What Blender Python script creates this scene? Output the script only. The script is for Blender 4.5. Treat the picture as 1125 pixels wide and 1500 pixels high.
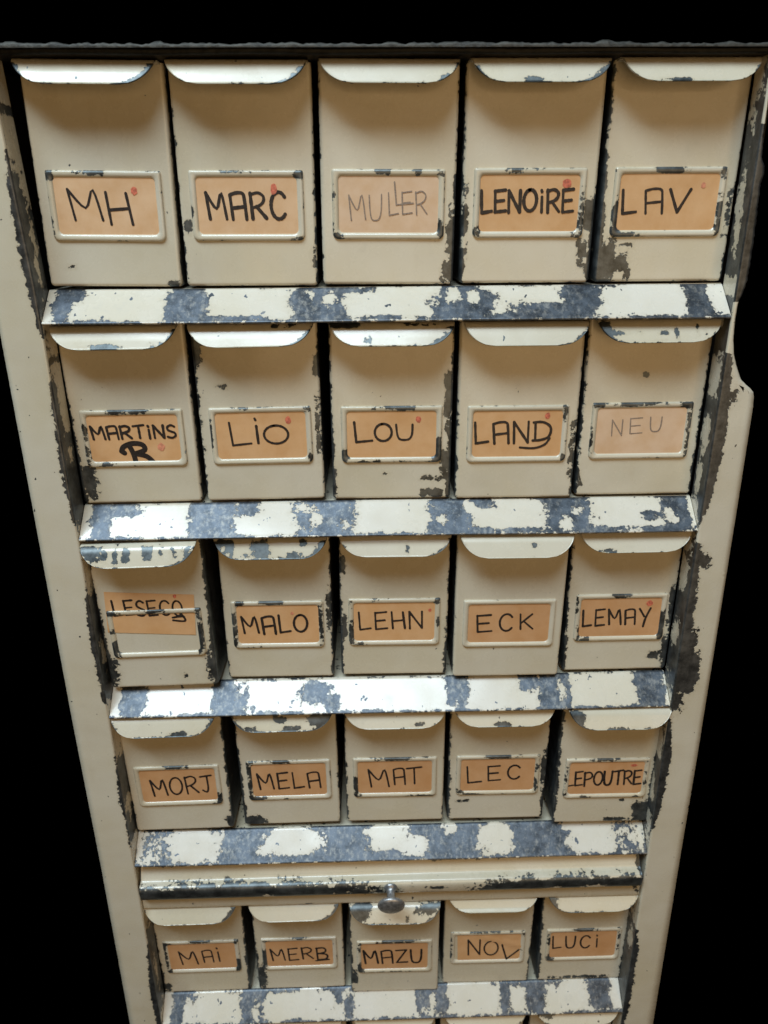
import bpy, math, random
from mathutils import Matrix, Vector
random.seed(7)
for o in list(bpy.data.objects): bpy.data.objects.remove(o)
SC = bpy.context.scene
COL = SC.collection
# ------------------------------------------------------------------ camera
cd = bpy.data.cameras.new('camera'); cam = bpy.data.objects.new('camera', cd); COL.objects.link(cam)
cR = Vector((0.999731, -0.021522, -0.008621)); cU = Vector((0.015889, 0.365235, 0.930780)); cF = Vector((0.016884, 0.930666, -0.365479))
cam.matrix_world = Matrix(((cR.x, cU.x, -cF.x, -0.01574), (cR.y, cU.y, -cF.y, -0.57843), (cR.z, cU.z, -cF.z, 0.07088), (0, 0, 0, 1)))
cd.sensor_fit = 'VERTICAL'; cd.sensor_height = 36; cd.lens = 1100 / 1500 * 36
cd.clip_start = 0.02; cd.clip_end = 50
cd.dof.use_dof = True; cd.dof.focus_distance = 0.62; cd.dof.aperture_fstop = 9.0
SC.camera = cam
# ------------------------------------------------------------------ world + light
w = bpy.data.worlds.new('World'); SC.world = w; w.use_nodes = True
w.node_tree.nodes['Background'].inputs[0].default_value = (0, 0, 0, 1)
w.node_tree.nodes['Background'].inputs[1].default_value = 0
def area(name, loc, target, sx, sy, power, col):
    l = bpy.data.lights.new(name, 'AREA'); l.shape = 'RECTANGLE'; l.size = sx; l.size_y = sy; l.energy = power; l.color = col
    o = bpy.data.objects.new(name, l); COL.objects.link(o); o.location = loc
    o.rotation_euler = (Vector(target) - Vector(loc)).to_track_quat('-Z', 'Y').to_euler(); return o
area('window_light', (-0.70, -1.38, 2.42), (0, 0, -0.3), 2.2, 0.95, 113, (0.71, 0.875, 1.0))
area('room_light', (0.35, -1.9, -0.15), (0, 0, -0.4), 1.6, 1.2, 10.2, (1.0, 0.665, 0.335))
SC.view_settings.view_transform = 'Standard'; SC.view_settings.look = 'None'
SC.view_settings.exposure = 0; SC.view_settings.gamma = 1
# ------------------------------------------------------------------ materials
def mat(name):
    m = bpy.data.materials.new(name); m.use_nodes = True; nt = m.node_tree
    return m, nt, nt.nodes['Principled BSDF']
def N(nt, t, **k):
    n = nt.nodes.new(t)
    for a, b in k.items(): setattr(n, a, b)
    return n
def link(nt, a, b): nt.links.new(a, b)
def math_n(nt, op, a, b=None, c=None, clamp=False):
    n = N(nt, 'ShaderNodeMath', operation=op); n.use_clamp = clamp
    for i, v in enumerate((a, b, c)):
        if v is None: continue
        if isinstance(v, (int, float)): n.inputs[i].default_value = v
        else: link(nt, v, n.inputs[i])
    return n.outputs[0]
def noise(nt, vec, scale, detail=4, rough=.55, dist=0.0):
    n = N(nt, 'ShaderNodeTexNoise'); link(nt, vec, n.inputs['Vector'])
    n.inputs['Scale'].default_value = scale; n.inputs['Detail'].default_value = detail
    n.inputs['Roughness'].default_value = rough; n.inputs['Distortion'].default_value = dist
    return n.outputs['Fac']
def mixc(nt, f, a, b):
    n = N(nt, 'ShaderNodeMix', data_type='RGBA')
    if isinstance(f, float): n.inputs[0].default_value = f
    else: link(nt, f, n.inputs[0])
    for i, v in ((6, a), (7, b)):
        if isinstance(v, tuple): n.inputs[i].default_value = (*v, 1)
        else: link(nt, v, n.inputs[i])
    return n.outputs[2]
def mapr(nt, v, a, b, c=0., d=1.):
    n = N(nt, 'ShaderNodeMapRange'); n.interpolation_type = 'SMOOTHSTEP'; link(nt, v, n.inputs[0])
    for i, x in enumerate((a, b, c, d)): n.inputs[i + 1].default_value = x
    return n.outputs[0]

def sv_p(nt, v):
    m = N(nt, 'ShaderNodeMapping'); link(nt, v, m.inputs[0]); m.inputs['Scale'].default_value = (1, 1, .22); return m.outputs[0]
def paint_material(name, cream, metal, scratch=0.35, speck=0.735, metal_rough=0.42, scuff=0.0, soft=1.0):
    m, nt, bs = mat(name)
    tc = N(nt, 'ShaderNodeTexCoord'); oi = N(nt, 'ShaderNodeObjectInfo')
    off = N(nt, 'ShaderNodeVectorMath', operation='SCALE'); comb = N(nt, 'ShaderNodeCombineXYZ')
    link(nt, oi.outputs['Random'], comb.inputs[0]); link(nt, oi.outputs['Random'], comb.inputs[2])
    link(nt, comb.outputs[0], off.inputs[0]); off.inputs['Scale'].default_value = 7.3
    add = N(nt, 'ShaderNodeVectorMath', operation='ADD'); link(nt, tc.outputs['Object'], add.inputs[0]); link(nt, off.outputs[0], add.inputs[1])
    v = add.outputs[0]
    at = N(nt, 'ShaderNodeAttribute', attribute_name='wear'); wear = at.outputs['Fac']
    n1 = noise(nt, v, 95, 7, .62, .25); n2 = noise(nt, v, 330, 4, .6); n3 = noise(nt, v, 26, 3, .5)
    a = math_n(nt, 'MULTIPLY_ADD', n1, 1.9, -0.95); b = math_n(nt, 'MULTIPLY_ADD', n2, 1.1, -0.55); c = math_n(nt, 'MULTIPLY_ADD', n3, 0.7, -0.35)
    nn = math_n(nt, 'ADD', math_n(nt, 'ADD', a, b), c)
    s = math_n(nt, 'SUBTRACT', math_n(nt, 'ADD', wear, nn), 0.5)
    m1 = mapr(nt, s, -0.012 * soft, 0.014 * soft)
    # rare small isolated nicks
    vs = N(nt, 'ShaderNodeVectorMath', operation='MULTIPLY'); link(nt, v, vs.inputs[0]); vs.inputs[1].default_value = (1, 1, .75)
    ns = noise(nt, vs.outputs[0], 120, 2, .7)
    ns2 = noise(nt, vs.outputs[0], 520, 2, .6)
    sp = mapr(nt, math_n(nt, 'ADD', ns, math_n(nt, 'MULTIPLY', ns2, 0.12)), speck + .06, speck + .072)
    mask = math_n(nt, 'MAXIMUM', m1, sp)
    # paint colour: faint yellowing, grime and grain
    g1 = noise(nt, v, 9, 5, .6); g2 = noise(nt, v, 60, 5, .65)
    cr = mixc(nt, mapr(nt, g1, .35, .7), cream, tuple(x * y for x, y in zip(cream, (.93, .90, .82))))
    cr = mixc(nt, math_n(nt, 'MULTIPLY', mapr(nt, g2, .58, .8), .35), cr, tuple(x * .72 for x in cream))
    # thin brown stain just beyond the chips
    halo = math_n(nt, 'MULTIPLY', mapr(nt, s, -0.07, 0.0), .35)
    cr = mixc(nt, halo, cr, tuple(x * y for x, y in zip(cream, (.62, .57, .48))))
    soil = math_n(nt, 'MULTIPLY', mapr(nt, s, -0.5, -0.05), .22)
    cr = mixc(nt, soil, cr, tuple(x * y for x, y in zip(cream, (.70, .64, .52))))
    n5 = noise(nt, sv_p(nt, v), 40, 4, .6)
    cr = mixc(nt, math_n(nt, 'MULTIPLY', mapr(nt, n5, .55, .75), .16), cr, tuple(x * y for x, y in zip(cream, (.72, .66, .55))))
    # bare steel
    sv = N(nt, 'ShaderNodeMapping'); link(nt, v, sv.inputs[0]); sv.inputs['Rotation'].default_value = (0, math.radians(-28), 0); sv.inputs['Scale'].default_value = (1, 1, .16)
    sc1 = noise(nt, sv.outputs[0], 900, 3, .6); blot = noise(nt, v, 75, 6, .7)
    mt = mixc(nt, mapr(nt, blot, .3, .72), tuple(x * .55 for x in metal), tuple(min(1, x * 1.75) for x in metal))
    mt = mixc(nt, math_n(nt, 'MULTIPLY', mapr(nt, sc1, .55, .75), scratch), mt, tuple(min(1, x * 2.2) for x in metal))
    sf = math_n(nt, 'MULTIPLY', mapr(nt, math_n(nt, 'ADD', noise(nt, sv.outputs[0], 260, 5, .7), math_n(nt, 'MULTIPLY', n3, .25)), .60, .86), scuff)
    mt = mixc(nt, sf, mt, tuple(x * .75 for x in cream))
    col = mixc(nt, mask, cr, mt); link(nt, col, bs.inputs['Base Color'])
    bs.inputs['Coat Roughness'].default_value = .12; link(nt, math_n(nt, 'MULTIPLY_ADD', mask, -.3, .3), bs.inputs['Coat Weight'])
    link(nt, math_n(nt, 'MULTIPLY', mask, math_n(nt, 'MULTIPLY_ADD', sf, -.7, .78)), bs.inputs['Metallic'])
    rp = math_n(nt, 'MULTIPLY_ADD', g2, .26, .14); rm = math_n(nt, 'MULTIPLY_ADD', blot, .3, metal_rough - .12)
    rr = N(nt, 'ShaderNodeMix', data_type='FLOAT'); link(nt, mask, rr.inputs[0]); link(nt, rp, rr.inputs[2]); link(nt, rm, rr.inputs[3])
    link(nt, rr.outputs[0], bs.inputs['Roughness'])
    # relief: paint film thickness, slight orange peel, dents
    dent = noise(nt, v, 14, 2, .5); peel = noise(nt, v, 420, 2, .5)
    hgt = math_n(nt, 'SUBTRACT', 1.0, mapr(nt, s, -0.03, 0.02))
    h = math_n(nt, 'ADD', math_n(nt, 'MULTIPLY', hgt, .0004), math_n(nt, 'MULTIPLY', dent, .0022))
    h = math_n(nt, 'ADD', h, math_n(nt, 'MULTIPLY', peel, .00002))
    bp = N(nt, 'ShaderNodeBump'); bp.inputs['Strength'].default_value = .8; bp.inputs['Distance'].default_value = 1.0
    link(nt, h, bp.inputs['Height']); link(nt, bp.outputs[0], bs.inputs['Normal'])
    return m
CREAM = (0.68, 0.615, 0.48)
M_paint = paint_material('cream_enamel', CREAM, (0.105, 0.115, 0.115))
M_frame = paint_material('cream_enamel_frame', CREAM, (0.10, 0.105, 0.105), speck=.705)
M_shelf = paint_material('cream_enamel_shelf', (0.75, 0.69, 0.585), (0.086, 0.097, 0.112), scratch=.9, speck=.68, metal_rough=.46, scuff=.38, soft=3.2)  # same enamel made paler, steel bluer: window sheen put into the colour
def simple(name, col, rough, metal=0., bump=0., nscale=80, var=.2):
    m, nt, bs = mat(name); tc = N(nt, 'ShaderNodeTexCoord')
    n = noise(nt, tc.outputs['Object'], nscale, 5, .6)
    link(nt, mixc(nt, mapr(nt, n, .3, .7), tuple(x * (1 - var) for x in col), tuple(min(1, x * (1 + var)) for x in col)), bs.inputs['Base Color'])
    bs.inputs['Roughness'].default_value = rough; bs.inputs['Metallic'].default_value = metal
    if bump:
        bp = N(nt, 'ShaderNodeBump'); bp.inputs['Distance'].default_value = bump; link(nt, n, bp.inputs['Height']); link(nt, bp.outputs[0], bs.inputs['Normal'])
    return m
def card_material(name, col):
    m, nt, bs = mat(name); tc = N(nt, 'ShaderNodeTexCoord'); oi = N(nt, 'ShaderNodeObjectInfo')
    comb = N(nt, 'ShaderNodeCombineXYZ'); link(nt, oi.outputs['Random'], comb.inputs[0])
    add = N(nt, 'ShaderNodeVectorMath', operation='MULTIPLY_ADD'); link(nt, comb.outputs[0], add.inputs[0]); add.inputs[1].default_value = (5, 5, 5); link(nt, tc.outputs['Object'], add.inputs[2])
    v = add.outputs[0]
    n = noise(nt, v, 45, 5, .6); f = noise(nt, v, 900, 3, .6)
    c = mixc(nt, mapr(nt, n, .3, .75), col, tuple(x * y for x, y in zip(col, (.9, .82, .7))))
    c = mixc(nt, math_n(nt, 'MULTIPLY', mapr(nt, f, .5, .8), .18), c, tuple(x * .7 for x in col))
    link(nt, c, bs.inputs['Base Color']); bs.inputs['Roughness'].default_value = .55
    wv = noise(nt, v, 28, 2, .5)
    bp = N(nt, 'ShaderNodeBump'); bp.inputs['Distance'].default_value = .0012; link(nt, wv, bp.inputs['Height']); link(nt, bp.outputs[0], bs.inputs['Normal'])
    return m
M_card = card_material('tan_card', (0.76, 0.45, 0.22))
M_card_light = card_material('pale_tan_card', (0.80, 0.52, 0.30))
M_card_pale = card_material('pale_pink_card', (0.80, 0.56, 0.37))
M_card_dark = card_material('deep_tan_card', (0.67, 0.38, 0.185))
M_ink = simple('black_marker', (0.022, 0.016, 0.014), .5, var=.5, nscale=600)
M_pencil = simple('grey_pencil', (0.30, 0.22, 0.165), .6, var=.35, nscale=900)
M_red = simple('red_ink', (0.62, 0.16, 0.09), .6, var=.35, nscale=500)
M_pink = simple('faded_red_ink', (0.72, 0.28, 0.16), .6, var=.2, nscale=600)
M_chrome = simple('worn_steel', (0.42, 0.41, 0.40), .42, .75, .0003, 300, .35)
M_dark = simple('dark_interior', (0.03, 0.028, 0.024), .8)  # shade of the cabinet's unlit inside put into the panel colour
M_rail = simple('blackened_steel', (0.008, 0.008, 0.007), .55, .4, .001, 160, .6)
M_rim = simple('grimy_rim', (0.06, 0.056, 0.046), .6, .3, .001, 200, .5)
m_, nt_, b_ = mat('black_backdrop'); nt_.nodes.remove(b_)
d_ = N(nt_, 'ShaderNodeBsdfDiffuse'); d_.inputs[0].default_value = (0, 0, 0, 1); link(nt_, d_.outputs[0], nt_.nodes['Material Output'].inputs[0]); M_back = m_
# ------------------------------------------------------------------ mesh helpers (all lengths in mm)
def mesh(name, V, F, m, wear=None, smooth=True):
    me = bpy.data.meshes.new(name); me.from_pydata([(x / 1000, y / 1000, z / 1000) for x, y, z in V], [], F)
    if smooth:
        me.polygons.foreach_set('use_smooth', [True] * len(me.polygons))
    if wear is not None:
        at = me.attributes.new('wear', 'FLOAT', 'POINT'); at.data.foreach_set('value', wear)
    me.materials.append(m); me.update(); return me
def obj(name, me, parent=None, **kw):
    o = bpy.data.objects.new(name, me); COL.objects.link(o)
    if parent: o.parent = parent
    for k, v in kw.items(): o[k] = v
    return o
def empty(name, loc, label, cat, group=None, rot=(0, 0, 0)):
    o = bpy.data.objects.new(name, None); COL.objects.link(o); o.empty_display_size = .02
    o.location = [c / 1000 for c in loc]; o.rotation_euler = rot
    o['label'] = label; o['category'] = cat
    if group: o['group'] = group
    return o
SOFT = 9.0
def wear_of(x, z, patches, isl=(), base=-1.0):
    """patches: (cx,cz,rx,rz) in mm, positive inside; isl the same but paint left standing"""
    w = base
    for p in patches:
        cx, cz, rx, rz = p[:4]; k = p[4] if len(p) > 4 else 0.0
        rho = (abs((x - cx) / rx) ** 3 + abs((z - cz) / rz) ** 3) ** (1 / 3)
        d = (1 - rho) * min(rx, rz, 12)
        if d < 0 and min(rx, rz) < 5: d *= 2.4
        w = max(w, .5 + d / SOFT + k)
    for p in isl:
        cx, cz, rx, rz = p[:4]; k = p[4] if len(p) > 4 else 0.0
        rho = (abs((x - cx) / rx) ** 3 + abs((z - cz) / rz) ** 3) ** (1 / 3)
        d = (1 - rho) * min(rx, rz, 12)
        w = min(w, .5 - d / SOFT + k)
    return max(-1.0, min(1.3, w))
def frange(a, b, step):
    n = max(1, int(round((b - a) / step))); return [a + (b - a) * i / n for i in range(n + 1)]
def grid_faces(nu, nv, off=0, flip=False):
    F = []
    for i in range(nu - 1):
        for j in range(nv - 1):
            q = (off + i * nv + j, off + (i + 1) * nv + j, off + (i + 1) * nv + j + 1, off + i * nv + j + 1)
            F.append(q[::-1] if flip else q)
    return F
def sweep(profile, xs, wearf, bend=None):
    """profile [(y,z)...] swept along x; wearf(x, k, s) gives wear, s = profile length fraction"""
    L = [0]
    for a, b in zip(profile, profile[1:]): L.append(L[-1] + math.hypot(b[0] - a[0], b[1] - a[1]))
    V, Wr = [], []
    for x in xs:
        for k, (y, z) in enumerate(profile):
            dy, dz = bend(x, k) if bend else (0, 0)
            V.append((x, y + dy, z + dz)); Wr.append(wearf(x, k, L[k] / L[-1]))
    return V, grid_faces(len(xs), len(profile)), Wr
def refine(pts, step):
    out = [pts[0]]
    for a, b in zip(pts, pts[1:]):
        n = max(1, int(math.ceil(math.dist(a, b) / step)))
        for i in range(1, n + 1): out.append(tuple(a[j] + (b[j] - a[j]) * i / n for j in range(len(a))))
    return out
def arc(cy, cz, r, a0, a1, n):
    return [(cy + r * math.cos(math.radians(a0 + (a1 - a0) * i / n)), cz + r * math.sin(math.radians(a0 + (a1 - a0) * i / n))) for i in range(n + 1)]
def box(x0, x1, y0, y1, z0, z1):
    V = [(x, y, z) for x in (x0, x1) for y in (y0, y1) for z in (z0, z1)]
    return V, [(0, 1, 3, 2), (4, 6, 7, 5), (0, 4, 5, 1), (2, 3, 7, 6), (0, 2, 6, 4), (1, 5, 7, 3)]
# ------------------------------------------------------------------ handwriting: strokes in a unit box, x right, y down
def ell(cx, cy, rx, ry, a0=0, a1=360, n=14):
    return [(cx + rx * math.cos(math.radians(a0 + (a1 - a0) * i / n)), cy + ry * math.sin(math.radians(a0 + (a1 - a0) * i / n))) for i in range(n + 1)]
GL = {
 'M': [[(0, 0), (.14, 1)], [(0, 0), (.5, .6), (.78, .02), (1, 1)]],
 'H': [[(.02, 0), (.12, 1)], [(.82, .03), (.98, 1)], [(.1, .55), (.88, .5)]],
 'A': [[(.12, 1), (.0, .08)], [(0, .08), (.4, .0), (.82, .03), (.92, .3), (1, 1)], [(.08, .58), (.9, .52)]],
 'R': [[(.02, 0), (.12, 1)], [(0, .06), (.5, -.02), (.85, .12), (.82, .34), (.5, .5), (.1, .56)], [(.4, .52), (1, .97)]],
 'C': [ell(.55, .5, .5, .5, -40, -320, 14)],
 'U': [[(.0, 0), (.06, .6), (.18, .92), (.45, 1), (.75, .93), (.9, .6), (.92, 0)]],
 'L': [[(0, 0), (.1, 1)], [(.1, 1), (1, .93)]],
 'E': [[(.03, 0), (.1, 1)], [(.03, .02), (.92, -.03)], [(.07, .5), (.8, .46)], [(.1, 1), (1, .95)]],
 'N': [[(.06, 1), (0, 0)], [(0, 0), (.92, .98)], [(.92, .98), (.9, 0)]],
 'O': [ell(.5, .5, .5, .5, -100, 262, 20)],
 'i': [[(.5, .3), (.6, 1)], [(.38, 0), (.46, .06)]],
 'I': [[(.5, 0), (.55, 1)]],
 'V': [[(0, 0), (.45, 1)], [(.45, 1), (1, 0)]],
 'T': [[(0, .06), (1, -.02)], [(.5, .04), (.55, 1)]],
 'S': [[(.9, .12), (.5, 0), (.12, .14), (.12, .36), (.5, .5), (.9, .62), (.95, .85), (.55, 1), (.05, .92)]],
 'B': [[(.05, 0), (.12, 1)], [(.02, .04), (.6, 0), (.85, .15), (.75, .38), (.2, .48)], [(.2, .48), (.85, .55), (1, .75), (.8, .96), (.12, 1)]],
 'D': [[(.1, 0), (.14, 1)], [(0, .02), (.5, 0), (.9, .2), (1, .5), (.85, .85), (.4, 1.0), (.0, 1.02)]],
 'K': [[(.05, 0), (.12, 1)], [(.9, 0), (.12, .6)], [(.3, .45), (1, .98)]],
 'Y': [[(0, 0), (.5, .5)], [(1, -.02), (.65, .6), (.5, 1.15)]],
 'P': [[(.05, 0), (.12, 1)], [(0, .05), (.6, 0), (.92, .18), (.8, .42), (.1, .55)]],
 'Z': [[(0, .04), (.9, 0)], [(.9, 0), (.08, .97)], [(.08, .97), (1, .95)]],
 'J': [[(.0, .02), (1, -.02)], [(.6, 0), (.62, .75), (.45, .98), (.12, .85)]],
 'Q': [ell(.45, .5, .45, .5, -100, 262, 18), [(.5, .7), (1, 1.1)]],
}
WD = {'M': 1.25, 'i': .42, 'I': .3, 'L': .85, 'E': .9, 'T': 1.0, 'S': .8, 'J': .9, 'N': 1.0}
def word(text, x0, y0, x1, y1, slope=0., gap=.28, rnd=None):
    """strokes in window-normalised coordinates"""
    tot = sum(WD.get(c, 1) for c in text) + gap * (len(text) - 1); x = x0; out = []
    for c in text:
        wd = WD.get(c, 1) / tot * (x1 - x0)
        j = (rnd.uniform(-.035, .035), rnd.uniform(-.03, .03)) if rnd else (0, 0)
        h = (y1 - y0)
        for st in GL[c]:
            out.append([(x + p[0] * wd, y0 + (p[1] + j[0]) * h * (1 + j[1]) + slope * (x + p[0] * wd - x0)) for p in st])
        x += wd + gap / tot * (x1 - x0)
    return out
def glyph(c, x0, y0, x1, y1): return [[(x0 + p[0] * (x1 - x0), y0 + p[1] * (y1 - y0)) for p in st] for st in GL[c]]
def catmull(p, n=4):
    if len(p) < 3: return refine([(a, b) for a, b in p], max(1e-6, math.dist(p[0], p[-1]) / 6))
    q = [p[0]] + p + [p[-1]]; out = []
    for i in range(1, len(q) - 2):
        for t in range(n):
            t /= n; r = []
            for d in (0, 1):
                a, b, c, e = q[i - 1][d], q[i][d], q[i + 1][d], q[i + 2][d]
                r.append(.5 * (2 * b + (c - a) * t + (2 * a - 5 * b + 4 * c - e) * t * t + (3 * b - a - 3 * c + e) * t ** 3))
            out.append(tuple(r))
    return out + [p[-1]]
def ribbons(strokes, width, y, clip=None, rnd=None, sharp=False):
    """strokes in mm (x,z) -> thin raised ink ribbons facing -y"""
    V, F = [], []
    for st in strokes:
        pts = st if sharp else catmull(st)
        pts = [p for p in pts if clip is None or (clip[0] < p[0] < clip[1] and clip[2] < p[1] < clip[3])]
        if len(pts) < 2: continue
        w0 = width * (1.3 if width > 1.2 else 1.15) * (rnd.uniform(.88, 1.15) if rnd else 1); n = len(pts); b = len(V)
        y -= .004
        for i, p in enumerate(pts):
            a = pts[max(0, i - 1)]; c = pts[min(n - 1, i + 1)]
            tx, tz = c[0] - a[0], c[1] - a[1]; L = math.hypot(tx, tz) or 1; tx /= L; tz /= L
            ww = w0 * .5 * (1 + (rnd.uniform(-.12, .12) if rnd else 0))
            V += [(p[0] - tz * ww, y, p[1] + tx * ww), (p[0] + tz * ww, y, p[1] - tx * ww)]
        for i in range(n - 1): F.append((b + 2 * i, b + 2 * i + 1, b + 2 * i + 3, b + 2 * i + 2))
        for end, s in ((0, -1), (n - 1, 1)):                        # round caps
            a = pts[end]; c = pts[1 if end == 0 else n - 2]; th = math.atan2(a[1] - c[1], a[0] - c[0]); k = len(V); r = w0 * .5
            V.append((a[0], y, a[1]))
            for q in range(7): V.append((a[0] + r * math.cos(th - math.pi / 2 + math.pi * q / 6), y, a[1] + r * math.sin(th - math.pi / 2 + math.pi * q / 6)))
            for q in range(6): F.append((k, k + 1 + q, k + 2 + q))
    return V, F
# ------------------------------------------------------------------ drawer parts; drawer origin = bottom centre of its face, y=0 the face plane
FW, FH = 98.0, 149.5         # face width, height
def face_mesh(wl, wr, patches, isl, w=FW, h=FH):
    R, rc = 2.4, 3.2
    def lin(n0, n1, L):
        a = [0, .35, .8, 1.3, 1.9, 2.6, 3.6, 5]
        mid = frange(5, L - 5, 2.2)[1:-1]
        return a + mid + [L - t for t in reversed(a)]
    xs = [t - w / 2 for t in lin(0, 0, w)]; zs = lin(0, 0, h); V, Wr = [], []
    hw, hh = w / 2, h / 2
    for x in xs:
        for z in zs:
            px, pz = x, z - hh
            ix = max(-(hw - rc), min(hw - rc, px)); iz = max(-(hh - rc), min(hh - rc, pz))
            qx, qz = px - ix, pz - iz; sd = rc
            if qx and qz and pz < 0:
                L = math.hypot(qx, qz); k = max(abs(qx), abs(qz)) / L; qx *= k; qz *= k; d = rc - math.hypot(qx, qz)
            else: d = min(hw - abs(px), hh + pz)
            d = max(0, d)
            y = R - math.sqrt(max(0, R * R - (R - min(d, R)) ** 2))
            X, Z = ix + qx, iz + qz + hh
            y += 0.5 * math.cos(X / w * math.pi) * -1 * math.sin(Z / h * math.pi)
            V.append((X, y, Z))
            e = wear_of(X, Z, patches, isl)
            el = wl(Z); er = wr(Z)
            e = max(e, .5 + (el - (X + hw)) / SOFT * 1.6, .5 + (er - (hw - X)) / SOFT * 1.6, .5 + (-1.0 - Z) / SOFT * 1.6)
            Wr.append(max(-1, min(1.3, e)))
    nz = len(zs); nx = len(xs); F = grid_faces(nx, nz)
    # side returns
    for (i, sgn) in ((0, 1), (nx - 1, -1)):
        b = len(V)
        for j in range(nz):
            x, y, z = V[i * nz + j]; V.append((x, 10, z)); Wr.append(1.1)
        for j in range(nz - 1):
            q = (i * nz + j, i * nz + j + 1, b + j + 1, b + j); F.append(q if sgn > 0 else q[::-1])
    b = len(V)
    for i in range(nx):
        x, y, z = V[i * nz]; V.append((x, 10, z)); Wr.append(.9)
    for i in range(nx - 1): F.append((i * nz, b + i, b + i + 1, (i + 1) * nz))
    return mesh('front_panel', V, F, M_paint, Wr)
def lip_mesh(chips, edge, end_l, end_r, dent=0.0, w=96.5, droop=0., curl=0.):
    # profile from the face forward, round the bend and down to the free edge (y,z)
    H = FH
    prof = [(1.5, H - .3), (-2, H - .05)] + [(-8.5 - 11 * math.sin(math.radians(q)), H - 11 + 11 * math.cos(math.radians(q))) for q in range(0, 57, 8)]
    prof += [(-20.9, H - 10.4), (-24.4 - curl, H - 16.6 - droop)]
    prof = refine(prof, 1.3); n = len(prof); L = [0]
    for a, b in zip(prof, prof[1:]): L.append(L[-1] + math.dist(a, b))
    T = L[-1]; us = [i / 72 * 2 - 1 for i in range(73)]; us = [math.copysign(abs(u) ** .8, u) for u in us]
    V, Wr, P = [], [], []
    for u in us:
        for k, (y, z) in enumerate(prof):
            t = T - L[k]; a = 23.0 if u < 0 else 21.0; b = 20.0
            cut = 0 if t >= b else (a + (3 if u > 0 else 0)) * (1 - math.sqrt(max(0, 1 - (1 - t / b) ** 1.75)))
            hw = w / 2 - cut; x = u * hw
            zz = z + dent * math.sin(x * .09 + 1.3) * (1 - t / T)
            P.append((x, y, zz)); t_e = min(t, (w / 2 - cut - abs(x)) * .9 + 0)
            e = wear_of(x, t, chips)
            e = max(e, .5 + (edge - min(t, 40)) / SOFT * 1.7)
            de = (hw - abs(x)); ee = end_l if x < 0 else end_r
            if t < 16: e = max(e, .5 + (ee - de * .7) / SOFT * 1.5)
            Wr.append(max(-1, min(1.3, e)))
    nu = len(us)
    # outer shell and inner shell 0.9 mm below
    nrm = []
    for k in range(n):
        a = prof[max(0, k - 1)]; b = prof[min(n - 1, k + 1)]; ty, tz = b[0] - a[0], b[1] - a[1]; l = math.hypot(ty, tz); nrm.append((-tz / l, ty / l))
    V = P[:]; F = grid_faces(nu, n, 0, True)
    off = len(V)
    for i in range(nu):
        for k in range(n):
            x, y, z = P[i * n + k]; V.append((x, y + nrm[k][0] * .9, z + nrm[k][1] * .9))
    F += grid_faces(nu, n, off, False)
    for i in range(nu - 1):
        a = i * n + n - 1; F.append((a, a + n, off + a + n, off + a))
    for k in range(n - 1):
        F.append((k, k + 1, off + k + 1, off + k)); a = (nu - 1) * n + k; F.append((a + 1, a, off + a, off + a + 1))
    return mesh('pull_lip', V, F, M_paint, Wr + Wr)
def rrect(x0, x1, z0, z1, rb, rt, n=6):
    pts = []
    for (cx, cz, a0, r) in ((x1 - rb, z0 + rb, -90, rb), (x1 - rt, z1 - rt, 0, rt), (x0 + rt, z1 - rt, 90, rt), (x0 + rb, z0 + rb, 180, rb)):
        for i in range(n + 1):
            a = math.radians(a0 + 90 * i / n); pts.append((cx + r * math.cos(a), cz + r * math.sin(a)))
    return pts
def resample_loop(loop, counts):
    """insert points on the straight runs between the four corner arcs"""
    n = len(loop) // 4; out = []
    for c in range(4):
        seg = loop[c * n:(c + 1) * n]; out += seg; nx = loop[((c + 1) * n) % len(loop)]
        for i in range(1, counts[c]): out.append((seg[-1][0] + (nx[0] - seg[-1][0]) * i / counts[c], seg[-1][1] + (nx[1] - seg[-1][1]) * i / counts[c]))
    return out
def holder_mesh(patches, edge=-1.2):
    # card holder plate with a window; outer 83 x 48, window 73 x 38
    specs = [(0, 0., 4.4, 1.4), (0.05, -1.0, 4.4, 1.4), (.35, -1.9, 4.2, 1.3), (1.0, -2.5, 3.9, 1.2), (1.9, -2.7, 3.6, 1.4), (2.9, -2.6, 3.6, 2.2), (3.9, -2.1, 3.6, 2.8), (4.7, -1.3, 3.4, 3.0), (5.0, -.3, 3.3, 3.0)]
    cnt = (20, 34, 20, 34); V, Wr = [], []
    for (ins, y, rb, rt) in specs:
        lp = resample_loop(rrect(-41.7 + ins, 41.7 - ins, 32.6 + ins, 81.0 - ins, max(.5, rb), max(.5, rt)), cnt)
        for (x, z) in lp:
            V.append((x, y * .82, z)); e = wear_of(x, z, patches) - .05
            e = max(e, .5 + (edge - ins * 1.3) / SOFT * 1.4 + (.02 if abs(x) > 36 else 0))
            Wr.append(e)
    m = len(lp); F = []
    for k in range(len(specs) - 1):
        for i in range(m):
            j = (i + 1) % m; F.append((k * m + i, k * m + j, (k + 1) * m + j, (k + 1) * m + i))
    return mesh('label_holder', V, F, M_paint, Wr)
WX0, WX1, WZ0, WZ1 = -36.7, 36.7, 37.6, 76.0
def wn(p): return (WX0 + p[0] * (WX1 - WX0), WZ1 - p[1] * (WZ1 - WZ0))
def side_mesh():
    V, F = [], []
    for (a, b, c, d, e, f) in ((-49, -48, 9, 250, .5, 140), (48, 49, 9, 250, .5, 140), (-48, 48, 9, 250, 0.5, 1.5)):
        v, g = box(a, b, c, d, e, f); k = len(V); V += v; F += [tuple(i + k for i in q) for q in g]
    return mesh('drawer_box', V, F, M_frame, [.9] * len(V), smooth=False)
BOX = side_mesh()
def const(a): return lambda z: a
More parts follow.
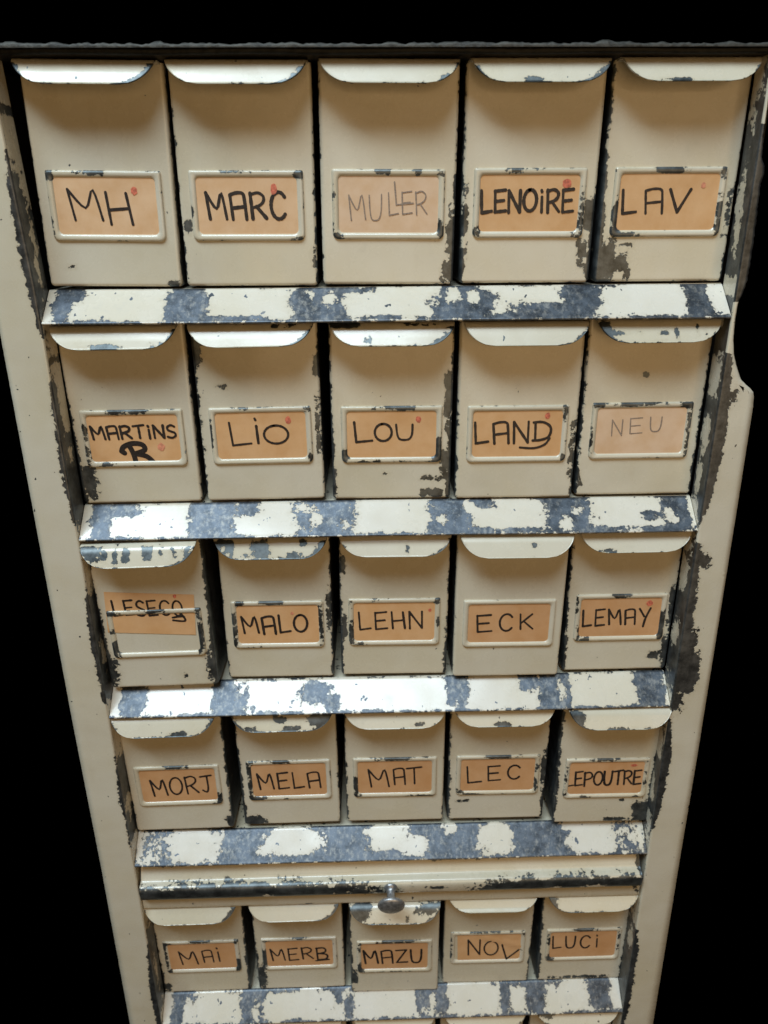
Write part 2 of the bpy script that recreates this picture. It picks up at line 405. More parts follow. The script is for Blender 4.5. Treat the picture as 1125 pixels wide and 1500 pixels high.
def ramp(lo, hi, z0=10, z1=100): return lambda z: lo + (hi - lo) * max(0, min(1, (z - z0) / (z1 - z0)))

GROUP = 'cream metal card file boxes on the cabinet shelves'
def drawer(cx, bz, dy, tilt, label, card, strokes, ink, inkw, dots=(), wl=None, wr=None, patches=(), isl=(), lip=None, hold=(), hedge=-1.2, special=None, yaw=0.):
    rnd = random.Random(int(cx * 7 + bz * 13))
    t = empty('card_file_box', (cx, 23.8 + dy, bz), label, 'file box', GROUP, (0, math.radians(tilt), math.radians(yaw)))
    obj('front_panel', face_mesh(wl or const(-.6), wr or const(-.6), patches, isl, w=100.0 if bz > -200 else 98.4), t)
    obj('drawer_box', BOX, t)
    L = dict(chips=(), edge=-1.2, end_l=-1.5, end_r=-1.0); L.update(lip or {})
    obj('pull_lip', lip_mesh(**L), t)
    obj('label_holder', holder_mesh(hold, hedge), t)
    # card behind the holder plate, in front of the face
    ang = math.radians(special['ang']) if special else math.radians(rnd.uniform(-.8, .8)); ox, oz = (special['off'] if special else (0, 0))
    ca, sa = math.cos(ang), math.sin(ang)
    x0, x1, z0, z1 = -39.3, 39.3, 36.0, 78.6
    if special: x0, x1, z0, z1 = special['rect']
    V, F = [], []
    nx, nz = 24, 12; m_ = rnd.uniform(.0, .25)
    zc = (z0 + z1) / 2
    for i in range(nx + 1):
        for j in range(nz + 1):
            x = x0 + (x1 - x0) * i / nx; z = z0 + (z1 - z0) * j / nz
            y = -.72 - m_ * math.cos(x / 40 * math.pi / 2) * .8
            if special and 'crease' in special: y -= 1.1 * math.exp(-((x * .35 + (z - 68)) / 2.2) ** 2) * (1 if x > -5 else 0)
            V.append((x * ca - (z - zc) * sa + ox, y, x * sa + (z - zc) * ca + zc + oz))
    c = obj('label_card', mesh('label_card', V, grid_faces(nx + 1, nz + 1), card), t)
    if strokes:
        mm = [[wn(p) for p in st] for st in strokes]
        V, F = ribbons(mm, inkw, -1.02, clip=(special or {}).get('clip', (WX0 - .5, WX1 + .5, WZ0 - .3, WZ1 + 6)), rnd=rnd)
        if special and 'crease' in special: V = [(x, y - .35, z) for x, y, z in V]
        obj('lettering', mesh('lettering', V, F, ink, smooth=False), c)
    for (u, v, rx, rz, m) in dots:
        X, Z = wn((u, v)); V = [(X, -1.06, Z)]; F = []
        for q in range(16):
            a = q / 16 * 2 * math.pi; k = rnd.uniform(.85, 1.12); V.append((X + rx * k * math.cos(a), -1.06, Z + rz * k * math.sin(a)))
        for q in range(16): F.append((0, 1 + (q + 1) % 16, 1 + q))
        obj('ink_dot', mesh('ink_dot', V, F, m, smooth=False), c)
    return t
rr = random.Random(3)
B1, B2, B3, B4, B5, B6 = 22.6, -153.6, -330.6, -507.4, -748.5, -925
NT = (0, 80.4, 9, 1.7)       # worn notch at the top of the holder
def nt(w=9, x=0, h=1.7): return (x, 80.4, w, h, .08)
W = lambda *a, **k: word(*a, rnd=rr, **k)
LP = lambda *a: [a]
thick = lambda st: st
D = []
# ---- top row
drawer(-208, B1 + .6, 0, .9, 'leftmost box of the top row, its card bears two tall letters', M_card_light,
  glyph('M', .13, .2, .45, .75) + glyph('H', .5, .25, .75, .82), M_ink, 1.55, [(.79, .22, 2.3, 3.0, M_red)],
  wl=ramp(1.0, -.6, 0, 110), wr=ramp(.5, -1.5, 0, 40), patches=[(46, 2, 5, 3, .1), (-33, 14, 2.2, 1.0, .1)], lip=dict(end_r=2.6, end_l=-.2, chips=[(-46, 12, 3, 3)]),
  hold=[nt(11, -10, 2.4), (-39, 78, 3, 4, .05), (-41, 40, 1.4, 7)])
drawer(-104, B1, 0, .4, 'second box from left in the top row, four black letters and a tall red smear', M_card_light,
  W('MARC', .09, .27, .885, .74), M_ink, 1.9, [(.77, .2, 2.3, 3.8, M_red)], wl=ramp(.6, .3), wr=ramp(1.2, -.6, 0, 90),
  patches=[(-45, 42, 3, 5), (48, 20, 3, 8)], lip=dict(end_r=2.4, end_l=-1.2), hold=[nt(10, -7), (38, 78, 4, 3), (-41, 52, 1.2, 6), (38, 34, 5, 2)])
drawer(0, B1, 0, .6, 'middle file box of the top row, pale card with a faint pencil name', M_card_pale,
  W('MU', .1, .34, .44, .8, slope=-.12) + W('LER', .5, .28, .89, .68, slope=-.05) + [[(.56, .1), (.58, .5)], [(.58, .5), (.75, .47)]], M_pencil, .9, [],
  wl=ramp(-.4, .2), wr=ramp(3.6, .6, 20, 105), patches=[(44, 8, 4, 8, .05), (48, 40, 4, 22), (-26, 137, 2, 1)],
  lip=dict(edge=-.6, end_r=.8), hold=[nt(6, -4, 3), (22, 79, 3, 2.4, .1), (38, 79, 3, 2.5), (40, 38, 3, 7, .1), (-41, 58, 1.5, 12), (-38, 34, 5, 3)])
drawer(105, B1, 0, .3, 'fourth box from left in the top row, seven letters and bold red dot', M_card,
  W('LENOiRE', .01, .27, .95, .66, slope=-.02, gap=.2), M_ink, 1.75, [(.87, .14, 3.3, 3.2, M_red)], wl=ramp(2.6, .1, 10, 70), wr=ramp(3.4, -.4, 20, 95),
  patches=[(42, 22, 4, 10), (45, 50, 4, 12), (-48, 45, 3, 20)], lip=dict(end_r=2.8, end_l=.4, edge=-.9, chips=[(-8, 0, 6, 3)]),
  hold=[nt(6, -12, 3.6), (3, 81, 5, 2), (39, 45, 2, 14), (36, 34, 6, 3), (-39, 36, 3, 5)])
drawer(209, B1, 0, .2, 'rightmost file box of the top row, three wide letters and chipped lower left corner', M_card,
  glyph('L', .03, .28, .18, .7) + glyph('A', .26, .26, .45, .7) + glyph('V', .51, .27, .72, .68), M_ink, 1.6, [(.84, .2, 1.8, 2.0, M_pink)],
  wl=ramp(5.0, .8, 20, 110), wr=ramp(2.2, -.6, 10, 110), patches=[(-43, 14, 8, 15, .05), (-31, 14, 7, 7, .0), (-25, 6, 3, 5, .05), (46, 46, 3, 16), (-30, 27, 5, 1, .1)],
  lip=dict(end_r=-.5, end_l=-1, edge=-.5, chips=[(-10, 0, 9, 2)]), hold=[nt(11, -1, 4), (-38, 45, 4, 14, .1), (-30, 33, 12, 3), (40, 45, 3, 14, .05), (39, 76, 3, 5)])
# ---- second row
drawer(-209.5, B2, 0, -.3, 'leftmost file box of the second row, small name above one fat black letter', M_card,
  W('MARTiNS', .03, .22, .97, .5, gap=.22), M_ink, 1.55, [(.79, .7, 3.0, 3.4, M_pink)], wl=ramp(3.4, .0, 30, 120), wr=ramp(-.5, -1, 0, 60),
  patches=[(-43, 20, 6, 12, .05), (-40, 6, 3, 3)], lip=dict(end_r=1.4, end_l=-1.2, chips=[(-8, 1, 12, 2.6, .1), (32, 3, 4, 3)]),
  hold=[nt(15, -2, 3.6), (-40, 42, 3.4, 12, .1), (-32, 34, 10, 2), (-39, 60, 2, 8)])
t = COL.objects[-1]
drawer(-104.8, B2 + .8, 0, -.5, 'second box from left in the second row, three letter card and red dot', M_card,
  glyph('L', .15, .2, .38, .7) + glyph('i', .4, .12, .5, .66) + glyph('O', .53, .28, .8, .68), M_ink, 1.55, [(.81, .17, 2.3, 3.2, M_red)],
  wl=ramp(.7, 1.6, 0, 120), wr=ramp(1.2, .2, 0, 120), patches=[(-46, 128, 4, 13, .05), (47, 60, 2, 25), (48, 112, 3, 8), (-30, 98, 4, 1.6)],
  lip=dict(end_r=1.4, edge=-1.2, chips=[(18, 17, 3, 1.6), (30, 17, 4, 2)]), hold=[(-14, 80.5, 4, 1.6, .1), (39, 78, 3, 3), (40, 37, 2, 4), (-41, 55, 1, 12)])
drawer(1.8, B2 + .2, 0, .3, 'middle file box of the second row, three letters with dark scraped right edge', M_card,
  glyph('L', .08, .22, .28, .66) + glyph('O', .31, .26, .5, .64) + glyph('U', .55, .28, .75, .62), M_ink, 1.5, [(.8, .17, 2.3, 2.8, M_red)],
  wl=ramp(3.0, .9, 20, 80), wr=ramp(4.2, 1.4, 25, 95), patches=[(34, 5, 10, 4, .05), (34, 18, 9, 2.5), (47, 85, 4, 25), (44, 30, 4, 12), (-4, 23, 2, 1.2, .1)],
  lip=dict(edge=-.1, end_r=2.2, end_l=-.6, chips=[(-38, 19, 13, 4, .1), (-19, 5, 3, 3), (20, 18, 10, 1.6)]), hold=[nt(15, 3, 3.2), (38, 42, 4, 11, .12), (-38, 38, 4, 6, .05), (18, 33, 14, 1.6), (-20, 33, 9, 2)])
drawer(105.9, B2 - .4, -1.5, .1, 'fourth box from left in the second row, four letters with an underlined last one', M_card,
  W('LAN', .02, .24, .64, .7, slope=-.03) + glyph('D', .68, .24, .88, .64) + [[(.54, .80), (.70, .82), (.82, .74), (.87, .6)]], M_ink, 1.6, [(.83, .1, 2.2, 2.6, M_red)],
  wl=ramp(.2, -.5), wr=ramp(2.4, .4, 20, 100), patches=[(47, 62, 3, 8), (47, 40, 2.5, 18)], lip=dict(end_r=1.6, end_l=-1.5), hold=[(39, 76, 2, 6), (41, 50, 1.2, 3), (40, 36, 2, 3)])
drawer(209, B2 + .4, 0, .0, 'rightmost file box of the second row, pale card with three faint pencil letters', M_card_pale,
  glyph('N', .17, .25, .3, .6) + glyph('E', .37, .22, .52, .56) + glyph('U', .6, .2, .74, .52), M_pencil, .9, [],
  wl=ramp(1.8, .4, 20, 120), wr=ramp(2.4, .5, 20, 110), patches=[(-1, 104, 2, 1.6, .1), (-46, 12, 2, 3)], lip=dict(edge=.2, end_r=.2, end_l=1.4, chips=[(-32, 8, 8, 1.2), (2, 8, 2, 1), (28, 9, 1.4, 5), (12, 7, 1.2, 4), (34, 6, 1.2, 4), (-44, 9, 5, 8)]),
  hold=[nt(17, -2, 1.6), (-36, 79, 6, 3), (38, 78, 6, 3, .1), (40, 55, 1.6, 22), (20, 33, 14, 1.4), (-41, 50, 1.2, 8)])
# ---- third row
drawer(-208, B3, -11.5, -1.2, 'pulled out box at the left of the third row, card slipped up crookedly', M_card,
  W('LESECQ', .02, -.40, .86, -.02, slope=.08, gap=.26) + [[(.72, .1), (.84, .08), (.86, .2), (.72, .17)]], M_ink, 1.35, [(.78, -.45, 1.7, 1.9, M_red)],
  wl=ramp(3.2, 1.0, 30, 110), wr=ramp(4.2, 1.2, 20, 120), patches=[(45, 18, 5, 14, .05), (-45, 14, 5, 12), (20, 11, 1.4, 1.4, .2)],
  lip=dict(end_r=2.4, end_l=.5, edge=-.7, chips=[(-38, 13, 10, 6), (-28, 12, 3, 5), (-10, 11, 3, 5, .1), (8, 12, 4, 6, .05), (30, 11, 3, 5), (-18, 13, 1.5, 6, .1), (20, 13, 1.2, 4), (42, 13, 6, 5)]),
  hold=[nt(9, 1, 3), (38, 52, 4, 13, .12), (-38, 42, 4, 9, .1), (39, 76, 3, 5, .1), (-40, 60, 3, 3, .1), (-36, 78, 7, 2)],
  special=dict(ang=-4.2, off=(-2, 0), rect=(-40, 38, 56.5, 97), clip=(-45, 45, 30, 100)))
drawer(-102.4, B3, 0, .2, 'second box from left in the third row, heavily chipped pull and four letter card', M_card,
  W('MALO', .05, .28, .86, .74, slope=-.04), M_ink, 1.6, [(.68, .2, 1.6, 1.6, M_pink)], wl=ramp(1.2, -.2), wr=ramp(1.6, .2, 0, 120),
  patches=[(47, 70, 3, 22)], lip=dict(edge=1.3, end_r=3.0, end_l=1.6, chips=[(-8, 9, 7, 7, .1), (-35, 10, 4, 7), (28, 14, 3, 3), (-42, 15, 4, 4), (20, 3, 6, 4), (-20, 3, 4, 3)]),
  hold=[nt(9, -4, 2.8), (39, 56, 2, 22, .06), (-40, 50, 2.4, 18, .08), (-35, 78, 6, 4), (-30, 33, 10, 1.6)])
drawer(3.1, B3 + .6, 0, .5, 'middle file box of the third row, four spaced letters and a tiny brown red dot', M_card,
  W('LEHN', .06, .24, .86, .7, slope=-.03), M_ink, 1.45, [(.94, .19, 1.5, 1.7, M_red)], wl=ramp(2.2, 1.1, 20, 120), wr=ramp(2.6, .7, 20, 90),
  patches=[(-46, 115, 3, 10), (-46, 50, 3, 14)], lip=dict(end_r=.8, edge=-1.3, chips=[(10, 6, 1, 3, .1)]), hold=[(-18, 80, 6, 2), (-39, 45, 2.6, 11, .1), (39, 78, 4, 4), (40, 50, 1.4, 12), (-30, 34, 4, 2, .1), (-40, 76, 2, 5)])
drawer(107, B3 + .6, -6.5, .3, 'fourth box from left in the third row, clean edges and three letters', M_card_dark,
  glyph('E', .1, .28, .29, .72) + glyph('C', .38, .25, .55, .7) + glyph('K', .63, .26, .8, .66), M_ink, 1.5, [], wl=ramp(-.6, -1), wr=ramp(.3, -1.2, 0, 60),
  lip=dict(end_r=-1.5, edge=-1.8, chips=[(14, 10, 1, 1, .2)]), hedge=-2.4, hold=[])
drawer(211, B3 + .9, 0, -.1, 'rightmost file box of the third row, five letters below an orange red dot', M_card_dark,
  W('LEMAY', .03, .28, .87, .7, gap=.3), M_ink, 1.5, [(.85, .13, 3.1, 2.9, M_red)], wl=ramp(2.6, .4, 30, 100), wr=ramp(3.6, .6, 20, 110),
  patches=[(36, 16, 6, 4, .05), (45, 25, 4, 14), (46, 70, 3, 20)], lip=dict(end_r=-1, edge=-1.1, chips=[(-26, 1, 7, 2.4, .1)]),
  hold=[nt(9, -1, 3.4), (39, 45, 3, 13, .1), (-38, 40, 3, 9, .08), (-34, 35, 6, 3), (41, 66, 1.4, 5), (-41, 70, 1, 8)])
# ---- fourth row
drawer(-209.5, B4 + .3, -5, -1.0, 'leftmost file box of the fourth row, smooth paint round a four letter card set askew', M_card_dark,
  W('MORJ', .13, .3, .95, .82, slope=-.12, gap=.26), M_ink, 1.45, [], wl=ramp(.2, -.8), wr=ramp(2.0, .9, 20, 130), patches=[(42, 12, 2, 1.6, .1), (46, 10, 4, 7)],
  lip=dict(edge=.5, end_l=.0, end_r=2.0, chips=[(15, 1, 7, 3, .1)]), hold=[nt(9, 0, 2.4), (39, 40, 3, 7, .1), (32, 34, 5, 2)])
drawer(-101.2, B4, 0, -.6, 'second box from left in the fourth row, badly scraped pull', M_card_dark,
  W('MELA', .07, .28, .92, .78, slope=-.03, gap=.32), M_ink, 1.5, [], wl=ramp(3.2, 1.0, 20, 100), wr=ramp(.4, -.4), patches=[(-42, 5, 9, 5, .08)],
  lip=dict(edge=1.0, end_l=1.2, end_r=3.4, chips=[(38, 13, 13, 6, .1), (-2, 12, 6, 4), (10, 2, 8, 3), (-30, 3, 5, 2)]),
  hold=[nt(15, -8, 2.8), (-38, 62, 3.4, 22, .1), (-34, 35, 9, 3, .1), (-5, 34, 3, 1.6, .1)])
drawer(3.5, B4 + .6, 0, .1, 'middle file box of the fourth row, three letters between speckled side edges', M_card_dark,
  glyph('M', .14, .24, .42, .8) + glyph('A', .48, .22, .64, .74) + glyph('T', .66, .2, .86, .72), M_ink, 1.45, [], wl=ramp(1.8, .5, 10, 100), wr=ramp(.2, -.8),
  lip=dict(edge=-1.1, end_r=-.5, chips=[(22, 4, 4, 1.6, .1)]), hold=[nt(12, 1, 2.2), (-39, 46, 2.8, 13, .08), (-36, 35, 4, 2), (20, 33.5, 14, 1.2)])
drawer(106.3, B4 + .6, 0, .2, 'fourth box from left in the fourth row, small chips under card', M_card_dark,
  glyph('L', .08, .22, .28, .74) + glyph('E', .36, .22, .54, .68) + glyph('C', .63, .2, .81, .64), M_ink, 1.5, [], wl=ramp(2.4, .6, 20, 110), wr=ramp(2.6, .6, 30, 120),
  patches=[(-38, 24, 3, 1.6, .15), (-31, 24, 3, 1.4, .15), (46, 60, 3, 20)], lip=dict(edge=-1.0, chips=[(-3, 2, 5, 1.6, .15)]), hold=[nt(14, 3, 2.2), (-38, 38, 4, 5), (-20, 33, 8, 1.3), (5, 33, 5, 1.3), (40, 76, 2, 8), (38, 50, 1.4, 10)])
drawer(213, B4 + .6, -8, .3, 'rightmost file box of the fourth row, long name crowding its card, bare lower right corner', M_card_dark,
  W('LEPOUTRE', -.04, .3, .98, .74, gap=.16, slope=-.03), M_ink, 1.55, [(.86, .1, 3.2, 1.6, M_red)], wl=ramp(2.4, 1.2, 20, 120), wr=ramp(4.6, .3, 25, 120),
  patches=[(42, 12, 11, 17, .1), (22, 4, 20, 3, .02), (18, 28, 2, 1.5, .1)], lip=dict(edge=-.6, end_l=1.6, chips=[(-2, 0, 8, 2.4), (-40, 11, 6, 7), (24, 1, 3, 2)]),
  hold=[nt(14, -5, 2.4), (-20, 34, 9, 2), (32, 34, 6, 2), (-40, 55, 1.6, 14), (39, 60, 1.4, 14)])
# ---- fifth row (below the pull-out slide)
drawer(-210.6, B5 - 1.2, 0, -.8, 'leftmost file box of the fifth row, its card bears three letters, the last dotted', M_card_dark,
  glyph('M', .15, .28, .42, .8) + glyph('A', .5, .26, .66, .74) + glyph('i', .68, .18, .8, .72), M_ink, 1.4, [], wl=ramp(2.6, .9, 10, 120), wr=ramp(2.4, .9, 10, 120),
  patches=[(-44, 8, 4, 6)], lip=dict(edge=-1.0, end_r=2.4, end_l=-1.4), hold=[nt(11, -2, 2), (39, 42, 3, 9, .1), (39, 78, 4, 4), (-36, 78, 7, 2), (-40, 60, 1.6, 16), (-38, 36, 4, 3)])
drawer(-103, B5 - .2, 0, -.4, 'second box from left in the fifth row, four letters, last one underlined', M_card_dark,
  W('MERB', .06, .3, .92, .76, gap=.3) + [[(.74, .82), (.94, .78)]], M_ink, 1.45, [], wl=ramp(3.2, .9, 20, 100), wr=ramp(.3, -.5), patches=[(-44, 20, 5, 18)],
  lip=dict(edge=-1.3, end_r=1.8, end_l=-1.3), hold=[nt(10, 1, 1.8), (-39, 48, 3.6, 16, .08), (-34, 78, 8, 2)])
drawer(2, B5 - 1.5, -5.5, .2, 'middle file box of the fifth row below the steel knob, bluish worn pull ends', M_card_dark,
  W('MAZU', .03, .26, .92, .78, gap=.26), M_ink, 1.6, [], wl=ramp(2.8, 1.1, 20, 110), wr=ramp(-.2, -.8), patches=[(-45, 25, 4, 10)],
  lip=dict(edge=.6, end_l=1.5, end_r=1.5, chips=[(-38, 13, 11, 9, .1), (38, 16, 12, 6, .0), (12, 4, 2, 3, .1), (-6, 10, 4, 2)]), hold=[nt(20, 2, 3.2), (-37, 40, 4, 8, .08), (-39, 70, 2, 8), (0, 33, 24, 1.3)])
drawer(106.2, B5 + 1.6, 0, .2, 'fourth box from left in the fifth row, wrinkled card with three slanting letters', M_card,
  glyph('N', .2, .18, .4, .78) + glyph('O', .45, .25, .66, .8) + [[(.72, .4), (.8, .98)], [(.8, .98), (.98, .62)]], M_ink, 1.45, [],
  wl=ramp(-.3, -.9), wr=ramp(1.6, .7, 10, 120), lip=dict(edge=-1.6, droop=-4), hold=[(39, 76, 3, 6, .05), (-41, 60, 1, 16), (10, 81, 24, 1.1)], special=dict(ang=2.0, off=(1.5, 1.0), rect=(-35, 38, 34, 76), crease=1))
drawer(214, B5 + 2.6, 0, -.4, 'rightmost file box of the fifth row, four spaced letters on its card', M_card_dark,
  W('LUCi', .03, .16, .74, .64, gap=.42), M_ink, 1.5, [], wl=ramp(3.4, 1.4, 20, 120), wr=ramp(3.6, .4, 20, 120), patches=[(0, 4, 30, 2.6)],
  lip=dict(edge=-.6, end_l=1.4, chips=[(-44, 11, 5, 6)]), hold=[nt(12, 0, 2.2), (-37, 38, 5, 8, .1), (39, 60, 1.6, 18), (-39, 70, 2, 10)])
# ---- sixth row, only its pulls show at the foot of the picture
for i, (x, lab) in enumerate([(-209, 'leftmost box just peeping out below the lowest shelf at the bottom'), (-104, 'second box from left at the bottom edge, hidden by the lowest shelf'),
   (1, 'middle box at the bottom edge under the lowest shelf'), (105, 'fourth box from left at the bottom edge, plain cream pull'), (211, 'rightmost box at the bottom edge, white pull with worn left end')]):
    drawer(x, B6 + i * .8, 0, 0, lab, M_card, [], M_ink, 1.4, lip=dict(edge=-.8, end_l=(1.5 if i == 4 else -1), chips=[(-36, 16, 12, 8)] if i == 4 else ()))
# fat B on the second-row left card
def fat_letter():
    card = [o for o in COL.objects if o.name.startswith('label_card') and o.parent and abs(o.parent.location.x + .2095) < 1e-4 and abs(o.parent.location.z - B2 / 1000) < 1e-4][0]
    st = [[(.43, .64), (.47, .85), (.49, 1.12)], [(.34, .78), (.37, .68), (.47, .61), (.58, .64), (.60, .76), (.49, .84)], [(.49, .84), (.61, .9), (.68, 1.04), (.68, 1.1)], [(.34, .78), (.37, .82)]]
    V, F = ribbons([[wn(p) for p in s] for s in st], 3.3, -.95, clip=(WX0, WX1, WZ0 - 2.2, WZ1)); obj('lettering', mesh('lettering', V, F, M_ink, smooth=False), card)
fat_letter()
# ------------------------------------------------------------------ the cabinet
cab = empty('card_file_cabinet', (0, 0, -980), 'tall cream metal filing cabinet with chipped paint holding rows of file boxes', 'cabinet')
def cobj(name, me, **kw):
    o = obj(name, me, cab, **kw); o.location = (0, 0, .98); return o
# shelves: sloping front lip, rolled edge, plate behind
shelves = [(-.8, -1.6, [(-250, .5, 10, 1.2), (-238, .85, 8, .3), (-154, .5, 15, 1), (-54, .45, 20, .75), (-35, .9, 25, .15), (56, .35, 23, .5), (56, .9, 12, .3, .05), (148, .55, 15, .7), (126, .12, 30, .3), (238, .5, 10, 1), (160, .97, 22, .12), (8, 0, 60, .09), (100, .0, 50, .09), (-120, .02, 25, .09)],
             [(-257, .5, 3, 1), (-46, .6, 4, .22), (-60, .72, 3, .1), (50, .68, 4, .2), (66, .62, 5, .16), (252, .7, 6, .6)]),
           (-177.0, -177.4, [(-246, .5, 10, .8), (-225, .85, 16, .2), (-151, .5, 18, 1), (-120, .85, 10, .3), (-55, .5, 24, 1), (52, .5, 18, 1), (75, .9, 14, .2), (153, .5, 19, .9), (244, .5, 12, 1), (222, .4, 8, .14), (150, 0, 100, .09)],
             [(-257, .5, 4, 1), (-75, .75, 8, .12), (-62, .45, 5, .2), (-38, .3, 4, .2), (44, .35, 4, .1), (70, .7, 5, .2), (160, .55, 6, .12), (150, .2, 5, .2), (238, .4, 5, .2)]),
           (-355.6, -355.0, [(-240, .5, 12, 1), (-150, .5, 16, 1), (-70, .55, 18, .5, -.3), (-55, .25, 8, .3, -.15), (62, .55, 13, .6, -.25), (154, .5, 15, .9, 0), (130, .75, 10, .3), (244, .5, 13, 1), (-200, .98, 30, .12), (-90, .98, 30, .1)],
             [(-256, .5, 5, 1), (-140, .7, 5, .3), (160, .5, 5, .4, .1)]),
           (-535.6, -534.6, [(0, .5, 252, 1.5)],
             [(-257, .5, 4, 1), (-201, .5, 28, .55), (-100, .55, 30, .42), (-128, .3, 8, .2), (-5, .6, 22, .42), (22, .35, 16, .3), (105, .5, 18, .5, .05), (60, .8, 8, .15, .05), (204, .5, 26, 1), (255, .5, 4, 1)]),
           (-773.0, -768.5, [(-242, .6, 16, .7), (-160, .55, 13, .8), (-140, .95, 40, .14), (-56, .95, 24, .16), (-50, .35, 5, .45), (-62, .7, 5, .3), (40, .7, 10, .45), (55, .5, 7, .7), (30, .5, 4, .45), (128, .55, 6, .5), (162, .6, 12, .7), (155, .95, 30, .16), (236, .6, 13, .6)],
             [(-256, .5, 6, 1), (-230, .3, 8, .4), (-155, .3, 4, .25), (45, .3, 4, .3)])]
for k, (zl, zr, pats, isl) in enumerate(shelves):
    zoff = 22.6
    prof = [(26, zoff - .6), (25, zoff - .7)] + refine([(24, zoff - .9), (1.2, .9)], 1.6) + [(.5, .35), (.1, -.15), (0.1, -.7), (.5, -1.2), (1.4, -1.5), (3, -1.6), (9, -1.7)]
    n = len(prof); pl = [0]
    for a, b in zip(prof, prof[1:]): pl.append(pl[-1] + math.dist(a, b))
    i1 = n - 7; pats_mm = [(a, (1 - b) * 32, c, max(d * 32, .6), *(e[0:1])) for (a, b, c, d, *e) in [tuple(p) for p in pats]]
    isl_mm = [(a, (1 - b) * 32, c, max(d * 32, .6), *(e[0:1])) for (a, b, c, d, *e) in [tuple(p) for p in isl]]
    def wf(x, kk, s):
        sm = pl[kk]
        if kk >= i1: return .62
        e = wear_of(x, sm, pats_mm, isl_mm)
        return max(e, .5 + (-.2 - (32.5 - sm) * .9) / SOFT * 1.5, .5 + (-1.4 - max(0, sm - 2)) / SOFT * 1.5)
    xs = frange(-259.6, 259.6, 2.0)
    V, F, Wr = sweep(prof, xs, wf, bend=lambda x, kk: (.25 * math.sin(x * .021 + k), (zl + (zr - zl) * (x + 260) / 520) + .25 * math.sin(x * .013 + 2 * k)))
    cobj('shelf_lip', mesh('shelf_lip', V, F, M_shelf, Wr))
    V, F = box(-259.6, 259.6, 26, 300, zl + zoff - 2.5, zl + zoff - .9); cobj('shelf_plate', mesh('shelf_plate', V, F, M_frame, [.2] * 8, smooth=False))
